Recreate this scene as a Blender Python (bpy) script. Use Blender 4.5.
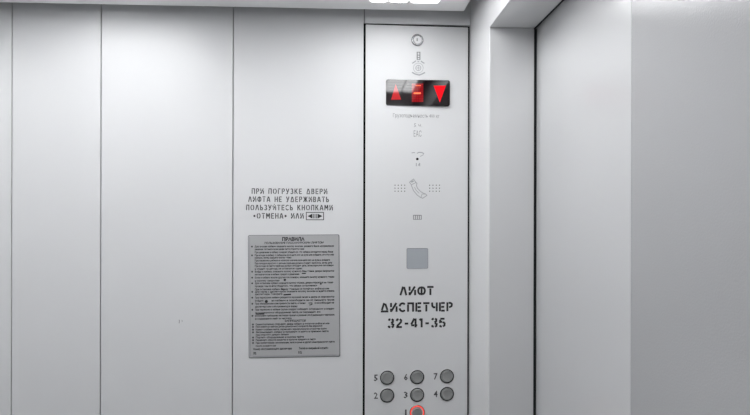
import bpy, bmesh, math, random
from mathutils import Vector, Matrix
for o in list(bpy.data.objects): bpy.data.objects.remove(o)
C = bpy.context.scene.collection
SC = bpy.context.scene
random.seed(4)

# ------------------------------------------------------------------ camera
F = 550.0                                   # focal length in pixels of a 750 x 415 frame
YAW = math.atan(25.0 / F)                   # turned slightly to the right
ROLL = math.radians(0.14)
CAMP = Vector((0.0, -1.2, 1.6))
HORIZON = 213.0
cam = bpy.data.cameras.new('camera')
camo = bpy.data.objects.new('camera', cam)
C.objects.link(camo)
cam.sensor_fit = 'HORIZONTAL'
cam.sensor_width = 36.0
cam.lens = 36.0 * F / 750.0
cam.shift_y = (HORIZON - 207.5) / 750.0
cam.clip_start = 0.01
camo.matrix_world = (Matrix.Translation(CAMP) @ Matrix.Rotation(-YAW, 4, 'Z')
                     @ Matrix.Rotation(math.pi / 2, 4, 'X') @ Matrix.Rotation(ROLL, 4, 'Z'))
SC.camera = camo

# ------------------------------------------------------------------ world and exposure
w = bpy.data.worlds.new('world'); SC.world = w
w.use_nodes = True
w.node_tree.nodes['Background'].inputs[0].default_value = (0.02, 0.02, 0.02, 1)
SC.view_settings.view_transform = 'Standard'
SC.view_settings.look = 'None'
SC.view_settings.gamma = 1.0
SC.view_settings.use_curve_mapping = False
SC.view_settings.exposure = 0.05
LAMP_STRENGTH = 5.75

# ------------------------------------------------------------------ real sizes of the cabin (metres)
XR = 0.2634          # plane of the side wall beside the control panel
YJ = -0.167          # face of the door post
XD = 0.3559          # plane of the sliding door
XJ = 0.3497          # outer edge of post and lintel
ZL = 1.952           # underside of the lintel
ZC = 2.026           # underside of the lamp canopy
XL = -1.36           # far left wall
YF = -1.62           # wall behind the camera
ZT = 2.16            # true ceiling
POUT = math.radians(2.0)   # the control panel stands a little askew on its hinge

def ray(px, py):
    x = (px - 375.0); y = (HORIZON - py)
    # roll
    c, s = math.cos(ROLL), math.sin(ROLL)
    yy = y - (HORIZON - 207.5)
    v = Vector((x, yy + (HORIZON - 207.5), -F))
    v = Matrix.Rotation(ROLL, 3, 'Z') @ v
    v = Matrix.Rotation(-YAW, 3, 'Z') @ Matrix.Rotation(math.pi / 2, 3, 'X') @ v
    return v
def on_wall(px, py, y=0.0):
    "point of the plane of the back wall measured from the photograph: (x, z)"
    d = ray(px, py); t = (y - CAMP.y) / d.y
    return (CAMP + d * t).x, (CAMP + d * t).z
PX0, _ = on_wall(365.3, 200)
PANEL_Y = -0.004
def on_panel(px, py):
    "the same on the slightly askew control panel: local (u, v)"
    n = Vector((math.sin(POUT), -math.cos(POUT), 0)); p0 = Vector((PX0, PANEL_Y, 0))
    d = ray(px, py); t = (p0 - CAMP).dot(n) / d.dot(n)
    p = CAMP + d * t - p0
    return p.dot(Vector((math.cos(POUT), math.sin(POUT), 0))), p.z - CAMP.z

# ------------------------------------------------------------------ materials
def mat(name, col, rough=0.5, metal=0.0, spec=0.5, emit=None, es=0.0, coat=0.0):
    m = bpy.data.materials.new(name); m.use_nodes = True
    b = m.node_tree.nodes['Principled BSDF']
    b.inputs['Base Color'].default_value = (*col, 1)
    b.inputs['Roughness'].default_value = rough
    b.inputs['Metallic'].default_value = metal
    b.inputs['Specular IOR Level'].default_value = spec
    b.inputs['Coat Weight'].default_value = coat
    if emit:
        b.inputs['Emission Color'].default_value = (*emit, 1)
        b.inputs['Emission Strength'].default_value = es
    return m
def sheet(name, col, rough, spec=0.5, metal=0.0, bump=0.1, scale=900, mottling=0.03, stretch=(1, 1, 1), coat=0.0):
    "painted or brushed sheet metal with fine orange peel and faint tone variation"
    m = mat(name, col, rough, metal, spec, coat=coat)
    nt = m.node_tree; b = nt.nodes['Principled BSDF']
    tc = nt.nodes.new('ShaderNodeTexCoord')
    mp = nt.nodes.new('ShaderNodeMapping'); mp.inputs['Scale'].default_value = stretch
    nt.links.new(tc.outputs['Object'], mp.inputs['Vector'])
    n = nt.nodes.new('ShaderNodeTexNoise'); n.inputs['Scale'].default_value = scale
    n.inputs['Detail'].default_value = 2
    nt.links.new(mp.outputs[0], n.inputs['Vector'])
    bp = nt.nodes.new('ShaderNodeBump'); bp.inputs['Strength'].default_value = bump
    bp.inputs['Distance'].default_value = 0.0006
    nt.links.new(n.outputs['Fac'], bp.inputs['Height'])
    nt.links.new(bp.outputs[0], b.inputs['Normal'])
    n2 = nt.nodes.new('ShaderNodeTexNoise'); n2.inputs['Scale'].default_value = 3.5
    nt.links.new(tc.outputs['Object'], n2.inputs['Vector'])
    mr = nt.nodes.new('ShaderNodeMapRange')
    mr.inputs['To Min'].default_value = 1 - mottling; mr.inputs['To Max'].default_value = 1 + mottling
    nt.links.new(n2.outputs['Fac'], mr.inputs['Value'])
    vm = nt.nodes.new('ShaderNodeVectorMath'); vm.operation = 'SCALE'
    vm.inputs[0].default_value = col
    nt.links.new(mr.outputs[0], vm.inputs['Scale'])
    nt.links.new(vm.outputs[0], b.inputs['Base Color'])
    return m
M = {}
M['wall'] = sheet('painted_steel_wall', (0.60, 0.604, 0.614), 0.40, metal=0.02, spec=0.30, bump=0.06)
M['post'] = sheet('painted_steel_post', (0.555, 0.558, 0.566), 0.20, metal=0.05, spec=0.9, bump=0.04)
M['side'] = sheet('painted_steel_side_lit', (0.70, 0.704, 0.712), 0.20, metal=0.05, spec=0.9, bump=0.04)  # the post steel made paler, to imitate stronger light on these inner faces
M['canopy'] = sheet('painted_canopy', (0.82, 0.825, 0.83), 0.5, spec=0.4, bump=0.03)
M['panel'] = sheet('satin_steel_faceplate', (0.60, 0.604, 0.612), 0.40, metal=0.03, spec=0.40, bump=0.03)
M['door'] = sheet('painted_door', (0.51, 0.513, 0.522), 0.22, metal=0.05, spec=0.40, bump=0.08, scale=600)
M['door2'] = sheet('painted_door_darker', (0.37, 0.372, 0.380), 0.17, metal=0.10, spec=0.2, bump=0.3, scale=420)  # second leaf: darker base colour and a stronger, coarser bump
M['floor'] = sheet('rubber_floor', (0.66, 0.66, 0.66), 0.6, spec=0.3, bump=0.3, scale=60)
M['black'] = mat('black_gap', (0.004, 0.004, 0.004), 0.9, spec=0.1)
M['seam'] = mat('grey_seam', (0.28, 0.285, 0.29), 0.8, spec=0.1)
M['slotshade'] = mat('black_slot_shade', (0.010, 0.011, 0.012), 0.7, spec=0.2)  # near-black that paints the shade inside the door slot
M['paint'] = mat('black_stencil_paint', (0.012, 0.012, 0.013), 0.55)
M['thinpaint'] = mat('worn_stencil_paint', (0.03, 0.03, 0.032), 0.55)
M['etch'] = mat('pale_grey_etching', (0.30, 0.31, 0.32), 0.6)
M['etch_dark'] = mat('grey_etching', (0.21, 0.215, 0.22), 0.6)
M['hole'] = mat('dark_hole', (0.02, 0.02, 0.02), 0.8, spec=0.1)
M['plate'] = sheet('anodised_plate', (0.36, 0.362, 0.368), 0.40, spec=0.5, bump=0.03)
M['plate_rim'] = mat('plate_rim', (0.17, 0.175, 0.18), 0.5)
M['ink'] = mat('plate_ink', (0.03, 0.03, 0.031), 0.6)
M['chrome'] = mat('chrome', (0.30, 0.305, 0.31), 0.25, metal=1.0)
M['steel'] = mat('key_steel', (0.55, 0.555, 0.56), 0.45, metal=0.2)
M['cap'] = sheet('button_steel', (0.30, 0.305, 0.30), 0.42, metal=0.5, bump=0.25, scale=500)
M['halo'] = mat('button_halo', (0.62, 0.62, 0.62), 0.3, metal=0.5)  # pale colour for the bright halo round the buttons
M['rim'] = mat('button_rim', (0.025, 0.025, 0.025), 0.4, metal=0.3)
M['redring'] = mat('lit_red_ring', (0.4, 0.02, 0.01), 0.4, emit=(1.0, 0.055, 0.03), es=1.0)
M['glass'] = mat('smoked_display_glass', (0.006, 0.003, 0.004), 0.05, spec=0.9)
M['red'] = mat('red_lit', (0.1, 0.0, 0.0), 0.5, spec=0.0, emit=(1.0, 0.012, 0.022), es=0.95)
M['reddim'] = mat('red_half_lit', (0.06, 0.0, 0.0), 0.05, spec=0.9, emit=(1.0, 0.02, 0.03), es=0.52)
M['redglow'] = mat('red_matrix', (0.03, 0.0, 0.0), 0.05, spec=0.9, emit=(1.0, 0.015, 0.03), es=0.30)
M['orange'] = mat('orange_lit', (0.3, 0.02, 0.0), 0.5, emit=(1.0, 0.16, 0.05), es=1.3)
M['sensor'] = mat('sensor_window', (0.33, 0.35, 0.375), 0.3)
M['diffuser'] = mat('lamp_diffuser', (0.8, 0.8, 0.8), 0.5, emit=(0.985, 0.992, 1.0), es=LAMP_STRENGTH)
M['numeral'] = mat('numeral_ink', (0.07, 0.07, 0.075), 0.6)

# ------------------------------------------------------------------ mesh helpers
def obj(name, bm, m, parent=None, smooth=False):
    me = bpy.data.meshes.new(name)
    bmesh.ops.recalc_face_normals(bm, faces=bm.faces)
    bm.to_mesh(me); bm.free()
    me.materials.append(M[m])
    if smooth:
        for p in me.polygons: p.use_smooth = True
    o = bpy.data.objects.new(name, me); C.objects.link(o)
    if parent: o.parent = parent
    return o
def struct(o): o['kind'] = 'structure'; return o
def tag(o, label, cat, group=None):
    o['label'] = label; o['category'] = cat
    if group: o['group'] = group
    return o
def empty(name, loc=(0, 0, 0), rz=0):
    o = bpy.data.objects.new(name, None); C.objects.link(o)
    o.location = loc; o.rotation_euler = (0, 0, rz); o.empty_display_size = 0.05
    return o
def bx(bm, x0, x1, y0, y1, z0, z1, bev=0.0, seg=2):
    b2 = bmesh.new()
    bmesh.ops.create_cube(b2, size=1)
    for v in b2.verts:
        v.co = Vector(((x0 + x1) / 2 + v.co.x * (x1 - x0), (y0 + y1) / 2 + v.co.y * (y1 - y0), (z0 + z1) / 2 + v.co.z * (z1 - z0)))
    if bev > 0: bmesh.ops.bevel(b2, geom=b2.edges[:], offset=bev, segments=seg, profile=0.5, affect='EDGES')
    merge(bm, b2)
def merge(bm, b2):
    me = bpy.data.meshes.new('tmp'); b2.to_mesh(me); b2.free()
    bm.from_mesh(me); bpy.data.meshes.remove(me)
def box(name, m, x0, x1, y0, y1, z0, z1, bev=0.0, parent=None):
    bm = bmesh.new(); bx(bm, x0, x1, y0, y1, z0, z1, bev); return obj(name, bm, m, parent)
def poly(bm, pts, y0, y1):
    "prism of a flat outline in x,z between the depths y0 (front) and y1"
    a = [bm.verts.new((x, y0, z)) for x, z in pts]; b = [bm.verts.new((x, y1, z)) for x, z in pts]
    bm.faces.new(a); bm.faces.new(b[::-1])
    for i in range(len(pts)):
        j = (i + 1) % len(pts); bm.faces.new((a[i], b[i], b[j], a[j]))
def rrect(x0, x1, z0, z1, r, n=5):
    out = []
    for cx, cz, a0 in ((x1 - r, z1 - r, 0), (x0 + r, z1 - r, 90), (x0 + r, z0 + r, 180), (x1 - r, z0 + r, 270)):
        for k in range(n + 1):
            a = math.radians(a0 + 90 * k / n); out.append((cx + r * math.cos(a), cz + r * math.sin(a)))
    return out
def disc(bm, cx, cz, r, y0, y1, n=32):
    poly(bm, [(cx + r * math.cos(2 * math.pi * k / n), cz + r * math.sin(2 * math.pi * k / n)) for k in range(n)], y0, y1)
def lathe(bm, cx, cz, prof, n=40):
    "profile of (radius, y) turned about the axis that points out of the panel"
    rings = []
    for r, y in prof:
        if r < 1e-6: rings.append([bm.verts.new((cx, y, cz))])
        else: rings.append([bm.verts.new((cx + r * math.cos(2 * math.pi * k / n), y, cz + r * math.sin(2 * math.pi * k / n))) for k in range(n)])
    for A, B in zip(rings, rings[1:]):
        for k in range(n):
            j = (k + 1) % n
            if len(A) == 1 and len(B) == 1: continue
            if len(A) == 1: bm.faces.new((A[0], B[k], B[j]))
            elif len(B) == 1: bm.faces.new((A[k], B[0], A[j]))
            else: bm.faces.new((A[k], B[k], B[j], A[j]))
def stroke(bm, pts, wd, y0, y1):
    "ribbon of constant width through points"
    n = len(pts); L = []; R = []
    for i, (x, z) in enumerate(pts):
        d1 = Vector((x - pts[i - 1][0], z - pts[i - 1][1])).normalized() if i else None
        d2 = Vector((pts[i + 1][0] - x, pts[i + 1][1] - z)).normalized() if i < n - 1 else None
        if d1 is None: d = d2; k = 1
        elif d2 is None: d = d1; k = 1
        else:
            d = (d1 + d2)
            d = d.normalized() if d.length > 1e-4 else d1
            k = min(1.6, 1 / max(0.3, d.dot(d1)))
        nx, nz = -d.y * wd / 2 * k, d.x * wd / 2 * k
        L.append((x + nx, z + nz)); R.append((x - nx, z - nz))
    for i in range(n - 1):
        poly(bm, [L[i], L[i + 1], R[i + 1], R[i]], y0, y1)
def arc(cx, cz, rx, rz, a0, a1, n=7):
    return [(cx + rx * math.cos(math.radians(a0 + (a1 - a0) * k / n)), cz + rz * math.sin(math.radians(a0 + (a1 - a0) * k / n))) for k in range(n + 1)]

# stencil alphabet: strokes on a 0..w by 0..1 grid with the bridges left open
def B_(x0): return arc(x0, .27, .30, .27, 80, -80)
G = {
 'Л': (.72, [[(.04, 0), (.20, .55), (.31, 1)], [(.42, .95), (.66, 0)]]),
 'И': (.70, [[(.07, 1), (.07, .52)], [(.10, .08), (.34, .5), (.62, 1)], [(.64, .62), (.64, 0)], [(.07, .36), (.07, 0)]]),
 'Й': (.70, [[(.07, .9), (.07, .52)], [(.10, .08), (.34, .5), (.62, .9)], [(.64, .62), (.64, 0)], [(.25, 1.08), (.45, 1.08)]]),
 'Ф': (.80, [arc(.36, .5, .30, .40, 100, 260), arc(.46, .5, .30, .40, 80, -80), [(.41, 1), (.41, 0)]]),
 'Т': (.66, [[(0, .93), (.66, .93)], [(.33, .76), (.33, 0)]]),
 'Д': (.78, [[(.0, .06), (.78, .06)], [(.10, .20), (.34, 1)], [(.45, .92), (.68, .20)]]),
 'С': (.66, [arc(.36, .57, .30, .37, 40, 174), arc(.36, .43, .30, .37, 186, 320)]),
 'П': (.66, [[(.07, .8), (.07, 0)], [(0, .93), (.59, .93), (.59, 0)]]),
 'Е': (.58, [[(.07, 1), (.07, 0)], [(.20, .93), (.58, .93)], [(.20, .5), (.52, .5)], [(.20, .07), (.58, .07)]]),
 'Ч': (.62, [[(.07, 1), (.09, .62), (.22, .46), (.42, .46)], [(.56, 1), (.56, 0)]]),
 'Р': (.60, [[(.07, 1), (.07, 0)], [(.20, .93), (.38, .93), (.52, .84), (.54, .72), (.50, .56), (.36, .48), (.24, .47)]]),
 'О': (.78, [arc(.37, .5, .30, .44, 98, 262), arc(.41, .5, .30, .44, 82, -82)]),
 'Г': (.52, [[(.07, .8), (.07, 0)], [(0, .93), (.50, .93)]]),
 'У': (.66, [[(.04, 1), (.28, .42)], [(.62, 1), (.36, .3), (.22, .04), (.06, .04)]]),
 'З': (.58, [[(.04, .84), (.16, .93), (.36, .93), (.48, .8), (.44, .6), (.26, .53)], [(.30, .45), (.50, .36), (.52, .18), (.36, .07), (.16, .07), (.04, .18)]]),
 'К': (.66, [[(.07, 1), (.07, 0)], [(.20, .46), (.58, 1)], [(.28, .52), (.62, 0)]]),
 'В': (.60, [[(.07, 1), (.07, 0)], [(.20, .93), (.40, .92), (.50, .76), (.42, .56), (.20, .52)], [(.44, .48), (.54, .28), (.42, .08), (.20, .07)]]),
 'А': (.74, [[(.04, 0), (.33, 1)], [(.43, .95), (.70, 0)], [(.26, .30), (.50, .30)]]),
 'Н': (.66, [[(.07, 1), (.07, 0)], [(.20, .5), (.46, .5)], [(.59, 1), (.59, 0)]]),
 'Ж': (.92, [[(.46, 1), (.46, 0)], [(.06, 1), (.34, .5), (.04, 0)], [(.86, 1), (.58, .5), (.88, 0)]]),
 'Ь': (.60, [[(.07, 1), (.07, 0)], [(.20, .52), (.42, .50), (.52, .30), (.42, .08), (.20, .07)]]),
 'М': (.80, [[(.07, 1), (.07, 0)], [(.16, .95), (.36, .35)], [(.62, .95), (.43, .35)], [(.71, 1), (.71, 0)]]),
 '«': (.44, [[(.20, .65), (.06, .48), (.20, .30)], [(.38, .65), (.24, .48), (.38, .30)]]),
 '»': (.44, [[(.06, .65), (.20, .48), (.06, .30)], [(.24, .65), (.38, .48), (.24, .30)]]),
 '3': (.60, [[(.06, .80), (.12, .92), (.24, .95)], [(.36, .95), (.50, .86), (.48, .64), (.30, .54)], [(.34, .46), (.54, .34), (.50, .12), (.36, .05)], [(.24, .05), (.10, .09), (.04, .22)]]),
 '2': (.62, [[(.06, .74), (.12, .90), (.26, .95)], [(.38, .94), (.52, .82), (.50, .62), (.30, .38), (.10, .18)], [(.02, .07), (.60, .07)]]),
 '-': (.48, [[(.06, .44), (.42, .44)]]),
 '4': (.66, [[(.36, 1), (.04, .34)], [(.04, .24), (.36, .24)], [(.48, 1), (.48, 0)], [(.56, .24), (.66, .24)]]),
 '1': (.36, [[(.02, .80), (.18, .95)], [(.24, 1), (.24, 0)]]),
 '5': (.62, [[(.10, .93), (.54, .93)], [(.10, .82), (.08, .56), (.32, .60)], [(.38, .58), (.55, .42), (.53, .18), (.38, .06)], [(.26, .05), (.12, .08), (.04, .20)]]),
 ' ': (.42, []),
}
def stencil(bm, text, uc, vb, h, total, wd, y0, y1, gap=.20):
    "text centred on uc, standing on vb, letter height h, fitted to a total width"
    W = sum(G[c][0] for c in text) + gap * (len(text) - 1)
    s = total / W; x = 0
    for c in text:
        cw, sts = G[c]
        for st in sts:
            pts = [(uc - total / 2 + (x + px) * s, vb + pz * h + (uc * 0)) for px, pz in st]
            stroke(bm, pts, wd, y0, y1)
        x += cw + gap
_tc = bpy.data.curves.new('lettering_source', 'FONT'); _to = bpy.data.objects.new('lettering_source', _tc); C.objects.link(_to)
def typeset(bm, text, u0, vb, h, width, y, centre=False, bold=0.0):
    "printed text fitted to a width, as a thin mesh"
    _tc.body = text; _tc.size = 1; _tc.offset = bold; _tc.resolution_u = 1; _tc.extrude = 0.0
    dg = bpy.context.evaluated_depsgraph_get(); dg.update()
    ev = _to.evaluated_get(dg); me = ev.to_mesh()
    if len(me.vertices) == 0: return
    xs = [v.co.x for v in me.vertices]
    x0, x1 = min(xs), max(xs); s = width / (x1 - x0)
    if centre: u0 = u0 - width / 2
    vs = [bm.verts.new((u0 + (v.co.x - x0) * s, y, vb + v.co.y * h / 0.72)) for v in me.vertices]
    for p in me.polygons:
        try: bm.faces.new([vs[i] for i in p.vertices])
        except ValueError: pass
    ev.to_mesh_clear()

# ================================================================== the cabin
# back wall: a dark backing, and on it five wide panels and the head strip over the control panel
seams = [on_wall(s, 200)[0] for s in (11.6, 100.7, 232.8, 363.9)]
HEADZ = on_wall(366, 23.3)[1]
bm = bmesh.new()
bx(bm, XL - .03, XR + 0.005, 0.012, 0.03, 0, ZT)
wall_back = struct(obj('wall_back', bm, 'seam'))
edges = [XL] + seams
g = 0.0010
SHOW = 0.0006
for i in range(4):
    box('wall_panel', 'wall', edges[i] + g, edges[i + 1] - g, 0, 0.0125, 0.0, ZT, 0.0009, wall_back)
x1 = on_wall(469.4, 200)[0]
box('head_panel', 'wall', seams[3] + g, XR + .0003, 0, 0.0125, HEADZ, ZT, 0.0006, wall_back)
# a little scratch on the third panel
bm = bmesh.new()
u, v = on_wall(179.2, 321.5)
stroke(bm, [(u, v + .004), (u + .0004, v + .001), (u - .0002, v - .004)], .0017, -0.0002, 0.001)
stroke(bm, [(u + .006, v + .003), (u + .0065, v - .001)], .0012, -0.0002, 0.001)
obj('scratch', bm, 'seam', wall_back)

# side wall beside the control panel, post, lintel
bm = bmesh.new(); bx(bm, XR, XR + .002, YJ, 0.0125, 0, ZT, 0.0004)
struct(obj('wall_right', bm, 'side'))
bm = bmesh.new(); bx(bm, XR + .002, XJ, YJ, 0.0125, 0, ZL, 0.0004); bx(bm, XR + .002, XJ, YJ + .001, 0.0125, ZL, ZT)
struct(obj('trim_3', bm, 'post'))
bm = bmesh.new(); bx(bm, XR, XJ, -1.1, YJ + .0005, ZL + .0008, ZT, 0.0006)
struct(obj('trim_1', bm, 'side'))
# added black strip that stands in for the shade in the slot between post, lintel and door
bm = bmesh.new()
bx(bm, XJ, XD - .0002, YJ + .003, 0.0, 0, ZL)
bx(bm, XJ, XD - .0002, -1.1, 0.0, ZL + .003, ZT)
struct(obj('trim_2', bm, 'slotshade'))
# near post of the doorway, behind the camera's right shoulder
bm = bmesh.new(); bx(bm, XR, XJ, YF, -1.1, 0, ZT, 0.0006)
struct(obj('wall_front_right', bm, 'post'))

# sliding door of two leaves
YS = -0.518
door = struct(empty('door_1', (XD, YS, 0)))
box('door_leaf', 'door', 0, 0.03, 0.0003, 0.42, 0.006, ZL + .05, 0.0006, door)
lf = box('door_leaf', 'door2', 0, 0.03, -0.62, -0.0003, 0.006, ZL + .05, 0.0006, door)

box0 = bmesh.new(); bx(box0, XL - .03, XL, YF, 0.0125, 0, ZT); struct(obj('wall_left', box0, 'wall'))
box0 = bmesh.new(); bx(box0, XL, XR, YF - .03, YF, 0, ZT); struct(obj('wall_front', box0, 'wall'))
box0 = bmesh.new(); bx(box0, XL - .03, XD + .03, YF - .03, 0.03, -.03, 0); struct(obj('floor', box0, 'floor'))
box0 = bmesh.new(); bx(box0, XL - .03, XD + .06, YF - .03, 0.03, ZT, ZT + .03); struct(obj('ceiling', box0, 'canopy'))

# ================================================================== lamp canopy under the ceiling
CX0, CX1, CY0, CY1 = XL + .03, 0.236, -1.42, -0.050
can = empty('ceiling_lamp_canopy', ((CX0 + CX1) / 2, (CY0 + CY1) / 2, ZC))
tag(can, 'pale grey ceiling lamp canopy with glowing rounded slots above the wall panels', 'ceiling light')
def lampcols(xc):
    return [(xc - .235, xc - .200), (xc - .194, xc - .159), (xc - .153, xc - .118), (xc - .112, xc - .077), (xc - .071, xc - .036), (xc - .031, xc + .005), (xc + .010, xc + .067), (xc + .073, xc + .106)]
clusters = [0.109, -0.43, -0.96]
rows = []
y = -0.104
while y > -1.33:
    rows.append((y - .034, y)); y -= .041
bm = bmesh.new()
def face_xy(bm, pts, z): return bm.faces.new([bm.verts.new((x, y, z)) for x, y in pts])
def cell(bm, X0, X1, Y0, Y1, hx0, hx1, hy0, hy1, z0, z1, r=.007, n=3):
    "flat cell with one rounded hole"
    hole = []; out = []
    for cx, cy, a0, ox, oy in ((hx1 - r, hy1 - r, 0, X1, Y1), (hx0 + r, hy1 - r, 90, X0, Y1), (hx0 + r, hy0 + r, 180, X0, Y0), (hx1 - r, hy0 + r, 270, X1, Y0)):
        for k in range(n + 1):
            a = math.radians(a0 + 90 * k / n); hole.append((cx + r * math.cos(a), cy + r * math.sin(a)))
            out.append((ox, oy))
    N = len(hole)
    hv = [bm.verts.new((x, y, z0)) for x, y in hole]; hu = [bm.verts.new((x, y, z1)) for x, y in hole]
    oc = [bm.verts.new((X1, Y1, z0)), bm.verts.new((X0, Y1, z0)), bm.verts.new((X0, Y0, z0)), bm.verts.new((X1, Y0, z0))]
    for i in range(N):
        j = (i + 1) % N
        bm.faces.new((hv[i], hv[j], hu[j], hu[i]))
        a, b = oc[i // (n + 1)], oc[j // (n + 1)]
        if a is b: bm.faces.new((hv[i], hv[j], a))
        else: bm.faces.new((hv[i], hv[j], b, a))
ox, oy, oz = can.location
TH = 0.004
LENS = 0.0055      # the lamp lenses stand out a little below the plate
yA, yB = rows[0][1] + .0035, rows[-1][0] - .0035
xcuts = []
lenses = []
for xc in clusters:
    cs = lampcols(xc); X = [cs[0][0] - .0025] + [(p[1] + q[0]) / 2 for p, q in zip(cs, cs[1:])] + [cs[-1][1] + .0025]
    xcuts.append((X[0], X[-1]))
    lb = bmesh.new(); lb_fill = bmesh.new()
    for k, (a, b) in enumerate(cs):
        for ri, (r0, r1) in enumerate(rows):
            near = xc > 0 and ((k in (1, 2) and ri < 2) or (k == 3 and ri < 1))
            near = near or 15 <= ri < 22
            if near or (k in (0, 7) and (xc < 0 or ri < 4 or ri > len(rows) - 3)):
                bx(bm, X[k] - ox, X[k + 1] - ox, r0 - .0035 - oy, r1 + .0035 - oy, 0, TH); continue
            cell(bm, X[k] - ox, X[k + 1] - ox, r0 - .0035 - oy, r1 + .0035 - oy, a - ox, b - ox, r0 - oy, r1 - oy, 0, TH)
            LB = lb if ri < 15 else lb_fill
            q = [(x, y_) for x, y_ in rrect(a - ox + .0008, b - ox - .0008, r0 - oy + .0008, r1 - oy - .0008, .0064, 3)]
            lo = [LB.verts.new((x, y_, -LENS)) for x, y_ in q]; hi = [LB.verts.new((x, y_, TH + .0006)) for x, y_ in q]
            LB.faces.new(lo); LB.faces.new(hi[::-1])
            for i in range(len(q)):
                j = (i + 1) % len(q); LB.faces.new((lo[i], hi[i], hi[j], lo[j]))
    lenses += [lb, lb_fill]
# plain parts of the plate between the slot fields
xs = [CX0] + [v for p in sorted(xcuts) for v in p] + [CX1]
def plate(x0, x1, y0, y1): bx(bm, x0 - ox, x1 - ox, y0 - oy, y1 - oy, 0, TH)
plate(CX0, CX1, yA, CY1); plate(CX0, CX1, CY0, yB)
for k in range(0, len(xs), 2): plate(xs[k], xs[k + 1], yB, yA)
obj('slotted_plate', bm, 'canopy', can)
bm = bmesh.new()
t = .004; hh = .055; b = .006
for (x0, x1, y0, y1) in ((CX0, CX1, CY1, CY1 + t), (CX0, CX1, CY0 - t, CY0), (CX1, CX1 + t, CY0 - t, CY1 + t), (CX0 - t, CX0, CY0 - t, CY1 + t)):
    bx(bm, x0 - ox, x1 - ox, y0 - oy, y1 - oy, 0.0015, hh, .001)
obj('rim', bm, 'canopy', can)
for (a, b_) in xcuts:
    box('light_stop', 'canopy', a - ox - .010, b_ - ox + .010, yB - oy - .010, yA - oy + .010, TH + .0008, TH + .05, 0, can)  # unseen box added over the lenses to stop light leaking upwards
    obj('diffuser', lenses.pop(0), 'diffuser', can)
    obj('diffuser', lenses.pop(0), 'diffuser', can)  # unseen rear rows, added to brighten the lower walls
for (x, y) in ((CX0 + .2, -.25), (CX1 - .2, -.25), (CX0 + .2, -1.2), (CX1 - .2, -1.2)):
    box('hanger', 'canopy', x - ox - .01, x - ox + .01, y - oy - .01, y - oy + .01, TH, ZT - oz, 0, can)

# ================================================================== control panel
W_, _v = on_panel(469.0, 200)
cop = empty('control_panel', (PX0, PANEL_Y, CAMP.z), POUT)
tag(cop, 'tall brushed steel lift control panel with round floor buttons and red display', 'control panel')
Vt = on_panel(417, 25.9)[1]
Vb = -0.72
# dark recess behind the faceplate
bm = bmesh.new(); bx(bm, -.0045, W_ + .0012, .004, .006, Vb - .003, Vt + .0035)
obj('recess', bm, 'black', cop)
# faceplate with openings kept simple: the fittings stand on it
bm = bmesh.new()
bx(bm, 0, W_ - .0027, 0, .0035, Vb, Vt, .0007)
face = obj('faceplate', bm, 'panel', cop)

def P(px, py): return on_panel(px, py)
PXM = 1 / 458.0                              # metres per pixel at the panel

# key switch
u, v = P(417.3, 40.2)
bm = bmesh.new(); R = 6.0 * PXM
lathe(bm, u, v, [(R, 0), (R, -.002), (R * .93, -.0036), (R * .74, -.0040), (R * .66, -.0025), (R * .66, 0.0)])
key = obj('key_switch', bm, 'chrome', cop, True)
key['label'] = 'round chrome key switch'
bm = bmesh.new(); lathe(bm, u, v, [(R * .66, 0), (R * .66, -.0030), (R * .6, -.0034), (0, -.0034)])
obj('lock_core', bm, 'steel', key, False)
bm = bmesh.new(); bx(bm, u - .0022, u + .0006, -.0037, -.0033, v - .0032, v + .0032, 0)
obj('key_slot', bm, 'etch_dark', key)

# embossed mark under the key switch: a small grip over a wheel with ribbons
bm = bmesh.new()
e = (-.0003, .0004)
def L(pts, wpx, bm_=None, yy=e): stroke(bm_ or bm, [P(*p) for p in pts], wpx * PXM, *yy)
L([(417.2, 52), (417.2, 59.5)], 1.0); L([(419.9, 52), (419.9, 59.5)], 1.0)
for yy_ in (52.2, 55.2, 57.6, 59.6): L([(416.8, yy_), (420.3, yy_)], .7)
def ring(cx, cy, r, wpx, a0=0, a1=360, n=24, bm_=None):
    L([(cx + r * math.cos(math.radians(a0 + (a1 - a0) * k / n)), cy - r * math.sin(math.radians(a0 + (a1 - a0) * k / n))) for k in range(n + 1)], wpx, bm_)
obj('grip_mark', bm, 'etch_dark', face)
bm = bmesh.new()
ring(418.3, 68, 2.6, .6); L([(415.8, 68), (420.8, 68)], .5); L([(418.3, 65.6), (418.3, 70.4)], .5)
ring(418.3, 68, 4.9, .4)
L([(412.2, 63.4), (414, 62.2), (416, 60.8)], 1.1); L([(424.4, 63.4), (422.6, 62.4), (420.8, 61)], 1.1); L([(417.4, 61.5), (419.2, 61.5)], .8)
L([(412, 72.3), (415, 74), (419, 75)], 1.3); L([(425, 72.5), (422, 74), (419, 75.2)], 1.3)
obj('wheel_mark', bm, 'etch', face)

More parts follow.
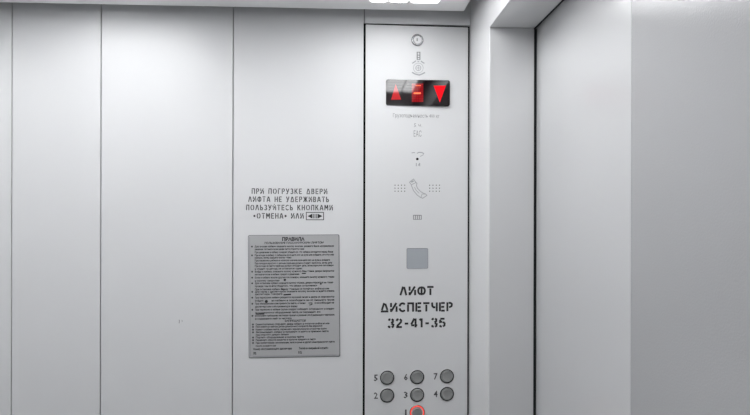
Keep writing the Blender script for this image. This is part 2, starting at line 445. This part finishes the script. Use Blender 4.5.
# display
def quad(bm, pts, y0, y1): poly(bm, [P(*p) for p in pts], y0, y1)
u0, v1 = P(386.0, 79.7); u1, v0 = P(449.3, 106.4)
v1 = (v1 + P(449.3, 80.7)[1]) / 2; v0 = (v0 + P(386, 105.6)[1]) / 2
bm = bmesh.new(); poly(bm, rrect(u0, u1, v0, v1, .0042), -.0012, .008)
disp = obj('display', bm, 'glass', cop); disp['label'] = 'black glass display with red arrows'
s_ = (-.0014, -.0010)
bm = bmesh.new(); quad(bm, [(395.6, 84.5), (401, 99.8), (391, 99.8)], *s_); obj('up_arrow', bm, 'reddim', disp)
bm = bmesh.new(); quad(bm, [(433.3, 86.2), (445.4, 86.2), (439.4, 103)], *s_); obj('down_arrow', bm, 'red', disp)
bm = bmesh.new()
for r in range(8):
    for c in range(5):
        quad(bm, [(411.6 + c * 2.3, 84 + r * 2.3), (413.75 + c * 2.3, 84 + r * 2.3), (413.75 + c * 2.3, 86.15 + r * 2.3), (411.6 + c * 2.3, 86.15 + r * 2.3)], *s_)
obj('digit_matrix', bm, 'redglow', disp)
bm = bmesh.new(); quad(bm, [(413.5, 92.8), (420.5, 92.8), (420.5, 94.4), (413.5, 94.4)], -.0016, -.0012)
quad(bm, [(415.5, 85.6), (420.5, 85.6), (420.5, 86.4), (415.5, 86.4)], -.0016, -.0012)
obj('digit_bar', bm, 'orange', disp)

# the display glass sits parallel with the wall
disp.rotation_euler.z = -POUT
disp.location = Vector((u0, 0, 0)) - Matrix.Rotation(-POUT, 3, 'Z') @ Vector((u0, 0, 0))

# etched captions
def cap(text, cx, yb, hpx, wpx, m='etch', name='caption', y=-.0003, bold=0):
    bm = bmesh.new(); u, v = P(cx, yb)
    typeset(bm, text, u, v, hpx * PXM, wpx * PXM, y, True, bold); return obj(name, bm, m, face)
cap('Грузоподъемность 400 кг', 416.3, 117.6, 3.9, 47, 'etch_dark', 'capacity_caption')
cap('5 ч.', 418, 127.0, 3.8, 8, 'etch_dark', 'people_caption')
cap('ЕАС', 417.6, 136.6, 6.0, 8, 'etch_dark', 'conformity_mark')

# microphone and its mark
bm = bmesh.new(); u, v = P(417.3, 159); disc(bm, u, v, 1.35 * PXM, -.0002, .001, 16); obj('microphone_hole', bm, 'hole', cop)
bm = bmesh.new()
L([(411.5, 153), (413.5, 152.6), (415, 152.7)], .8); L([(417, 153.3), (419, 152.4), (422, 152.6), (424, 153.6)], 1.0); L([(423.5, 153.8), (423, 155), (420, 156.6)], .7)
obj('microphone_mark', bm, 'etch', face)
bm = bmesh.new()
L([(416.3, 163), (416.3, 166.2)], .9); L([(418.2, 165.6), (419.5, 163.4)], .9); L([(419.7, 163), (419.7, 166.2)], .9)
obj('microphone_letter', bm, 'etch', face)

# loudspeaker holes on both sides of a handset
for (cx0, cx1) in ((395.0, 404.7), (429.7, 439.5)):
    bm = bmesh.new()
    for c in range(4):
        for r in range(3):
            u, v = P(cx0 + (cx1 - cx0) * c / 3, 185.2 + r * 3.0); disc(bm, u, v, .55 * PXM, -.0002, .001, 10)
    obj('speaker_grille', bm, 'hole', cop)
bm = bmesh.new()
HS = [(409.4, 182.2), (413.6, 179.0), (415.4, 181.8), (416.9, 183.4), (416.4, 185.6), (417.5, 188.2), (420.3, 191.3), (423.3, 193.2), (425.6, 194), (426.9, 195.4), (422.8, 198.2), (420.6, 197.6), (417.2, 195), (413.6, 190.8), (412.0, 187), (411.2, 184.6), (409.4, 182.2)]
L(HS, .75)
L([(411.2, 184.8), (416.4, 182.4)], .7); L([(414.4, 187.2), (416.2, 190.4), (419.2, 193.4)], .6); L([(421, 197.4), (422, 194), (425, 194.2)], .6); L([(411.2, 182.2), (413.6, 180.8)], 1.4)
obj('handset_mark', bm, 'etch', face)
# small slotted vent
bm = bmesh.new()
L([(413.3, 215.3), (421.3, 215.3)], .8); L([(413.3, 219.4), (421.3, 219.4)], .6)
for k in range(5): L([(413.5 + k * 1.95, 215), (413.5 + k * 1.95, 219.6)], .8)
obj('call_mark', bm, 'etch_dark', face)
# square window
u0, v1 = P(406.6, 248.2); u1, v0 = P(428.0, 268.6)
bm = bmesh.new(); poly(bm, rrect(u0 - .0014, u1 + .0014, v0 - .0014, v1 + .0014, .0036), -.0007, .001)
sw = obj('card_reader_window', bm, 'panel', cop)
bm = bmesh.new(); poly(bm, rrect(u0, u1, v0, v1, .0028), -.0010, .001); obj('reader_gap', bm, 'plate_rim', sw)
bm = bmesh.new(); poly(bm, rrect(u0 + .0009, u1 - .0007, v0 + .0007, v1 - .0012, .0024), -.0012, .001); obj('reader_cover', bm, 'sensor', sw)

# stencilled words
def sten(text, cx, yb, hpx, wpx, stroke_px, name, m='paint'):
    bm = bmesh.new(); u, v = P(cx, yb)
    stencil(bm, text, u, v, hpx * PXM, wpx * PXM, stroke_px * PXM, -.0003, .0002); return obj(name, bm, m, face)
sten('ЛИФТ', 416.8, 295.2, 8.8, 34.0, 2.0, 'stencilled_word')
sten('ДИСПЕТЧЕР', 416.8, 311.6, 9.0, 72.5, 2.0, 'stencilled_word')
sten('32-41-35', 416.8, 327.4, 9.0, 58, 2.0, 'stencilled_number')

# floor buttons
btn = [(387.1, 377.7, '5', 375.9), (417.1, 377.1, '6', 405.8), (446.9, 376.2, '7', 435.6),
       (387.1, 395.5, '2', 375.9), (417.1, 394.8, '3', 405.8), (446.9, 393.9, '4', 435.6), (417.2, 412.6, '1', 405.8)]
for bxp, byp, ch, nx in btn:
    u, v = P(bxp, byp); R = 7.1 * PXM; r = 6.3 * PXM
    lit = ch == '1'
    b0 = empty('floor_button'); b0.parent = cop; b0.location = (u, 0, v)
    if lit: b0['label'] = 'floor button glowing with a red ring'
    bm = bmesh.new(); lathe(bm, 0, 0, [(R, .001), (R, -.0008), (R * .97, -.0016), (r * 1.0, -.0018), (r * .98, .0005)])
    obj('button_rim', bm, 'redring' if lit else 'rim', b0, True)
    bm = bmesh.new(); lathe(bm, 0, 0, [(R * 1.10, .001), (R * 1.10, -.0006), (R * 1.04, -.0010), (R * .99, -.0006), (R * .99, .001)])  # thin bright ring added to imitate the pale halo round the button
    obj('button_halo', bm, 'chrome' if lit else 'halo', b0, True)
    bm = bmesh.new(); rr = r * (.80 if lit else .93)
    lathe(bm, 0, 0, [(rr, .001), (rr, -.0022), (rr * .95, -.0030), (rr * .84, -.0034), (rr * .78, -.0030), (rr * .4, -.0026), (0, -.0025)])
    obj('button_cap', bm, 'cap', b0, True)
    bm = bmesh.new(); u2, v2 = P(nx, byp + 3.1)
    typeset(bm, ch, u2 - u, v2 - v, 6.4 * PXM, (1.6 if lit else 4.0) * PXM, -.0003, True, 0.02)
    obj('numeral', bm, 'numeral', b0)

# ================================================================== warning stencilled on the wall
x0, z0 = on_wall(290, 205)
warn = empty('stencilled_warning', (x0, 0, z0))
tag(warn, 'black stencilled Cyrillic warning painted on the wall above the grey rules plate', 'lettering')
WP = 1.2 / 550.0
for text, cx, yb, wpx in (('ПРИ ПОГРУЗКЕ ДВЕРИ', 289.6, 194.0, 74.5), ('ЛИФТА НЕ УДЕРЖИВАТЬ', 288.8, 202.0, 79.5),
                          ('ПОЛЬЗУЙТЕСЬ КНОПКАМИ', 289.6, 210.3, 85.5), ('«ОТМЕНА» ИЛИ', 278.6, 218.6, 49.5)):
    bm = bmesh.new(); u, v = on_wall(cx, yb)
    stencil(bm, text, u - x0, v - z0, 5.4 * WP, wpx * WP, 0.85 * WP, -.0003, .0002, .30)
    obj('painted_line', bm, 'thinpaint', warn)
bm = bmesh.new()
def WLp(pts, wpx, y0=-.0003):
    stroke(bm, [(on_wall(*p)[0] - x0, on_wall(*p)[1] - z0) for p in pts], wpx * WP, y0, .0002)
WLp([(306.3, 212.4), (323.6, 212.4)], .7); WLp([(306.3, 219.8), (323.6, 219.8)], .7); WLp([(306.3, 212.1), (306.3, 220.1)], .7); WLp([(323.6, 212.1), (323.6, 220.1)], .7)
for k in range(3): WLp([(313.3 + k * 1.7, 213.9), (313.3 + k * 1.7, 218.4)], .8)
for tri in ([(307.6, 216.1), (312.3, 213.7), (312.3, 218.5)], [(322.4, 216.1), (317.7, 213.7), (317.7, 218.5)]):
    poly(bm, [(on_wall(*p)[0] - x0, on_wall(*p)[1] - z0) for p in tri], -.0003, .0002)
obj('arrow_box', bm, 'paint', warn)

# ================================================================== rules plate
ux0, uz1 = on_wall(249.1, 235.1); ux1, uz0 = on_wall(340.2, 357.4)
rp = empty('rules_plate', (ux0, 0, uz0))
tag(rp, 'grey metal plate of small printed Cyrillic lift rules screwed to the wall', 'sign')
rp.rotation_euler.y = math.radians(-0.5)     # the plate hangs a touch out of true
pw, ph = ux1 - ux0, uz1 - uz0
bm = bmesh.new(); poly(bm, rrect(0, pw, 0, ph, .0032), -.0010, 0)
obj('plate_edge', bm, 'plate_rim', rp)
bm = bmesh.new(); poly(bm, rrect(.0012, pw - .0018, .0022, ph - .0012, .0025), -.0016, -.0009)
obj('plate', bm, 'plate', rp)
def R_(px, py):
    # position on the plate: left edge at 247.8, top at 235.1
    return (px - 247.8) / 91.8 * pw, ph - (py - 235.1) / 122.5 * ph
bm = bmesh.new()
def pline(text, x0_, x1_, yb, h=2.0, bold=0.0, centre=False):
    yb -= .9; a, v = R_(x0_, yb); b, _ = R_(x1_, yb)
    typeset(bm, text, a, v, h * WP, b - a, -.0018, False, bold + .022)
pline('ПРАВИЛА', 282, 304.5, 241.9, 3.4, .03)
pline('ПОЛЬЗОВАНИЯ ПАССАЖИРСКИМ ЛИФТОМ', 264.5, 323.5, 244.9, 1.9, .01)
T = [
 ('b', 254.5, 334, 248.2, 'Для вызова кабины нажмите кнопку вызова, укажите Ваше направление'), ('', 254.5, 304, 250.9, 'движения. Автоматические двери лифта откроются сами'),
 ('', 254.5, 333, 254.0, 'При движении в кабину следует убедиться, что кабина находится перед Вами'),
 ('b', 254.5, 334, 256.9, 'При входе в кабину с ребенком возьмите его на руки или войдите, не отпуская'), ('', 254.5, 291, 259.4, 'ребенка, затем нажмите кнопку этажа'),
 ('', 254.5, 330, 262.2, 'При перевозке ребенка в коляске сначала возьмите его на руки и войдите'),
 ('', 254.5, 332, 265.0, 'При поездке взрослых с детьми первыми должны входить взрослые, затем дети'),
 ('', 254.5, 333.5, 267.6, 'При выходе из лифта первыми должны выходить дети, затем взрослые пассажиры'),
 ('', 254.5, 302, 270.4, 'и следить за детьми, не оставляя их одних'),
 ('b', 254.5, 334, 273.2, 'Войдя в кабину, нажмите кнопку нужного Вам этажа, двери закроются'), ('', 254.5, 299, 276.0, 'автоматически и кабина придет в движение'),
 ('b', 254.5, 334, 279.1, 'Если в кабину вошли другие пассажиры, нажмите кнопку нужного этажа'), ('', 254.5, 279, 282.2, 'и кнопку закрытия'),
 ('b', 254.5, 333, 284.7, 'Для остановки кабины нажмите кнопку отмена, двери откроются на этаже'), ('', 254.5, 317, 287.6, 'прежде чем выйти убедитесь, что кабина остановилась'), ('', 254.5, 329, 290.8, 'При остановке кабины между этажами не пытайтесь выйти из нее'),
 ('b', 254.5, 334, 293.2, 'Для связи с диспетчером нажмите кнопку вызова и ждите ответа'), ('', 254.5, 282, 295.6, 'диспетчера. Говорите'),
 ('b', 254.5, 334, 299.0, 'При перегрузке кабины раздается звуковой сигнал и двери не закрываются'), ('', 254.5, 263, 302.1, 'Выйдите'), ('', 271, 334, 302.1, 'из кабины и освободите ее от лишнего груза'),
 ('b', 254.5, 305, 305.0, 'При обнаружении неисправности лифта, а также'), ('', 314, 334, 305.0, 'сообщите'), ('', 254.5, 297, 308.0, 'диспетчеру или в обслуживающую фирму'),
 ('b', 254.5, 334, 311.0, 'При перевозке в кабине грузов следует соблюдать осторожность и следить'), ('', 254.5, 320, 314.0, 'за сохранностью оборудования лифта, не повреждать его'),
 ('b', 254.5, 334, 317.0, 'Выполняйте требования настоящих правил и указания обслуживающего персонала'), ('', 254.5, 291, 320.0, 'и содержите лифт в чистоте'),
]
Tb = [
 ('b', 255, 329, 325.6, 'Самостоятельно открывать двери кабины и пытаться выйти из нее'), ('b', 255, 322, 328.0, 'Пользоваться лифтом детям дошкольного возраста без взрослых'),
 ('b', 255, 326, 330.8, 'Курить в кабине лифта, перевозить взрывоопасные и горючие грузы'), ('b', 255, 328, 333.4, 'Загромождать кабину и проникать в шахту и приямок лифта'), ('', 255, 288, 336.0, 'при открытых дверях кабины'),
 ('b', 255, 303, 338.6, 'Портить оборудование и кнопки лифта'), ('b', 255, 315, 341.2, 'Перевозить опасные вещества и крупные предметы в лифте'),
 ('b', 255, 334, 344.0, 'При срабатывании сигнализации, запахе дыма и других неисправностях лифта'), ('', 255, 275, 347.0, 'пользоваться'),
]
for kind, a, b, yb, s in T: pline(s, a, b, yb, 1.75, .012)
pline('ЗАПРЕЩАЕТСЯ', 284, 305, 322.6, 1.9, .01)
for kind, a, b, yb, s in Tb: pline(s, a, b, yb, 1.75, .012)
pline('Номер обслуживающего диспетчера', 252.5, 291, 350.2, 1.9, .02); pline('Телефон аварийной службы', 298, 327.5, 350.2, 1.9, .02)
pline('32', 252.5, 255.5, 354.4, 2.2, .04); pline('112', 297.5, 301, 354.4, 2.2, .04)
for kind, a, b, yb, s in T + Tb:
    if kind == 'b': u, v = R_(a - 2.7, yb - 1.7); disc(bm, u, v, .9 * WP, -.0018, -.0015, 8)
for px, py, r in ((284.4, 280.0, 1.2), (265.8, 301.2, 1.5), (320.5, 284.4, .8)):
    u, v = R_(px, py); disc(bm, u, v, r * WP, -.0019, -.0015, 12)
def RL(pts, wpx): stroke(bm, [R_(*p) for p in pts], wpx * WP, -.0019, -.0015)
RL([(281.2, 288.0), (282, 289.4), (283.6, 290.2)], .9); RL([(308, 303.4), (311.5, 303.2), (311.5, 304.8), (308.8, 305.4)], .7)
RL([(301.5, 273.8), (305.5, 273.8)], .9); RL([(283, 294.8), (290.5, 294.4)], 1.3); RL([(255.5, 313.6), (263.5, 313.4)], 1.3)
obj('printed_rules', bm, 'ink', rp)
bm = bmesh.new(); RL([(249.6, 237.0), (249.8, 355.4)], .25); 
RL([(252, 354.9 + .8), (336, 355.2 + .4)], .3)
obj('border_line', bm, 'plate_rim', rp)

bpy.data.objects.remove(_to); bpy.data.curves.remove(_tc)
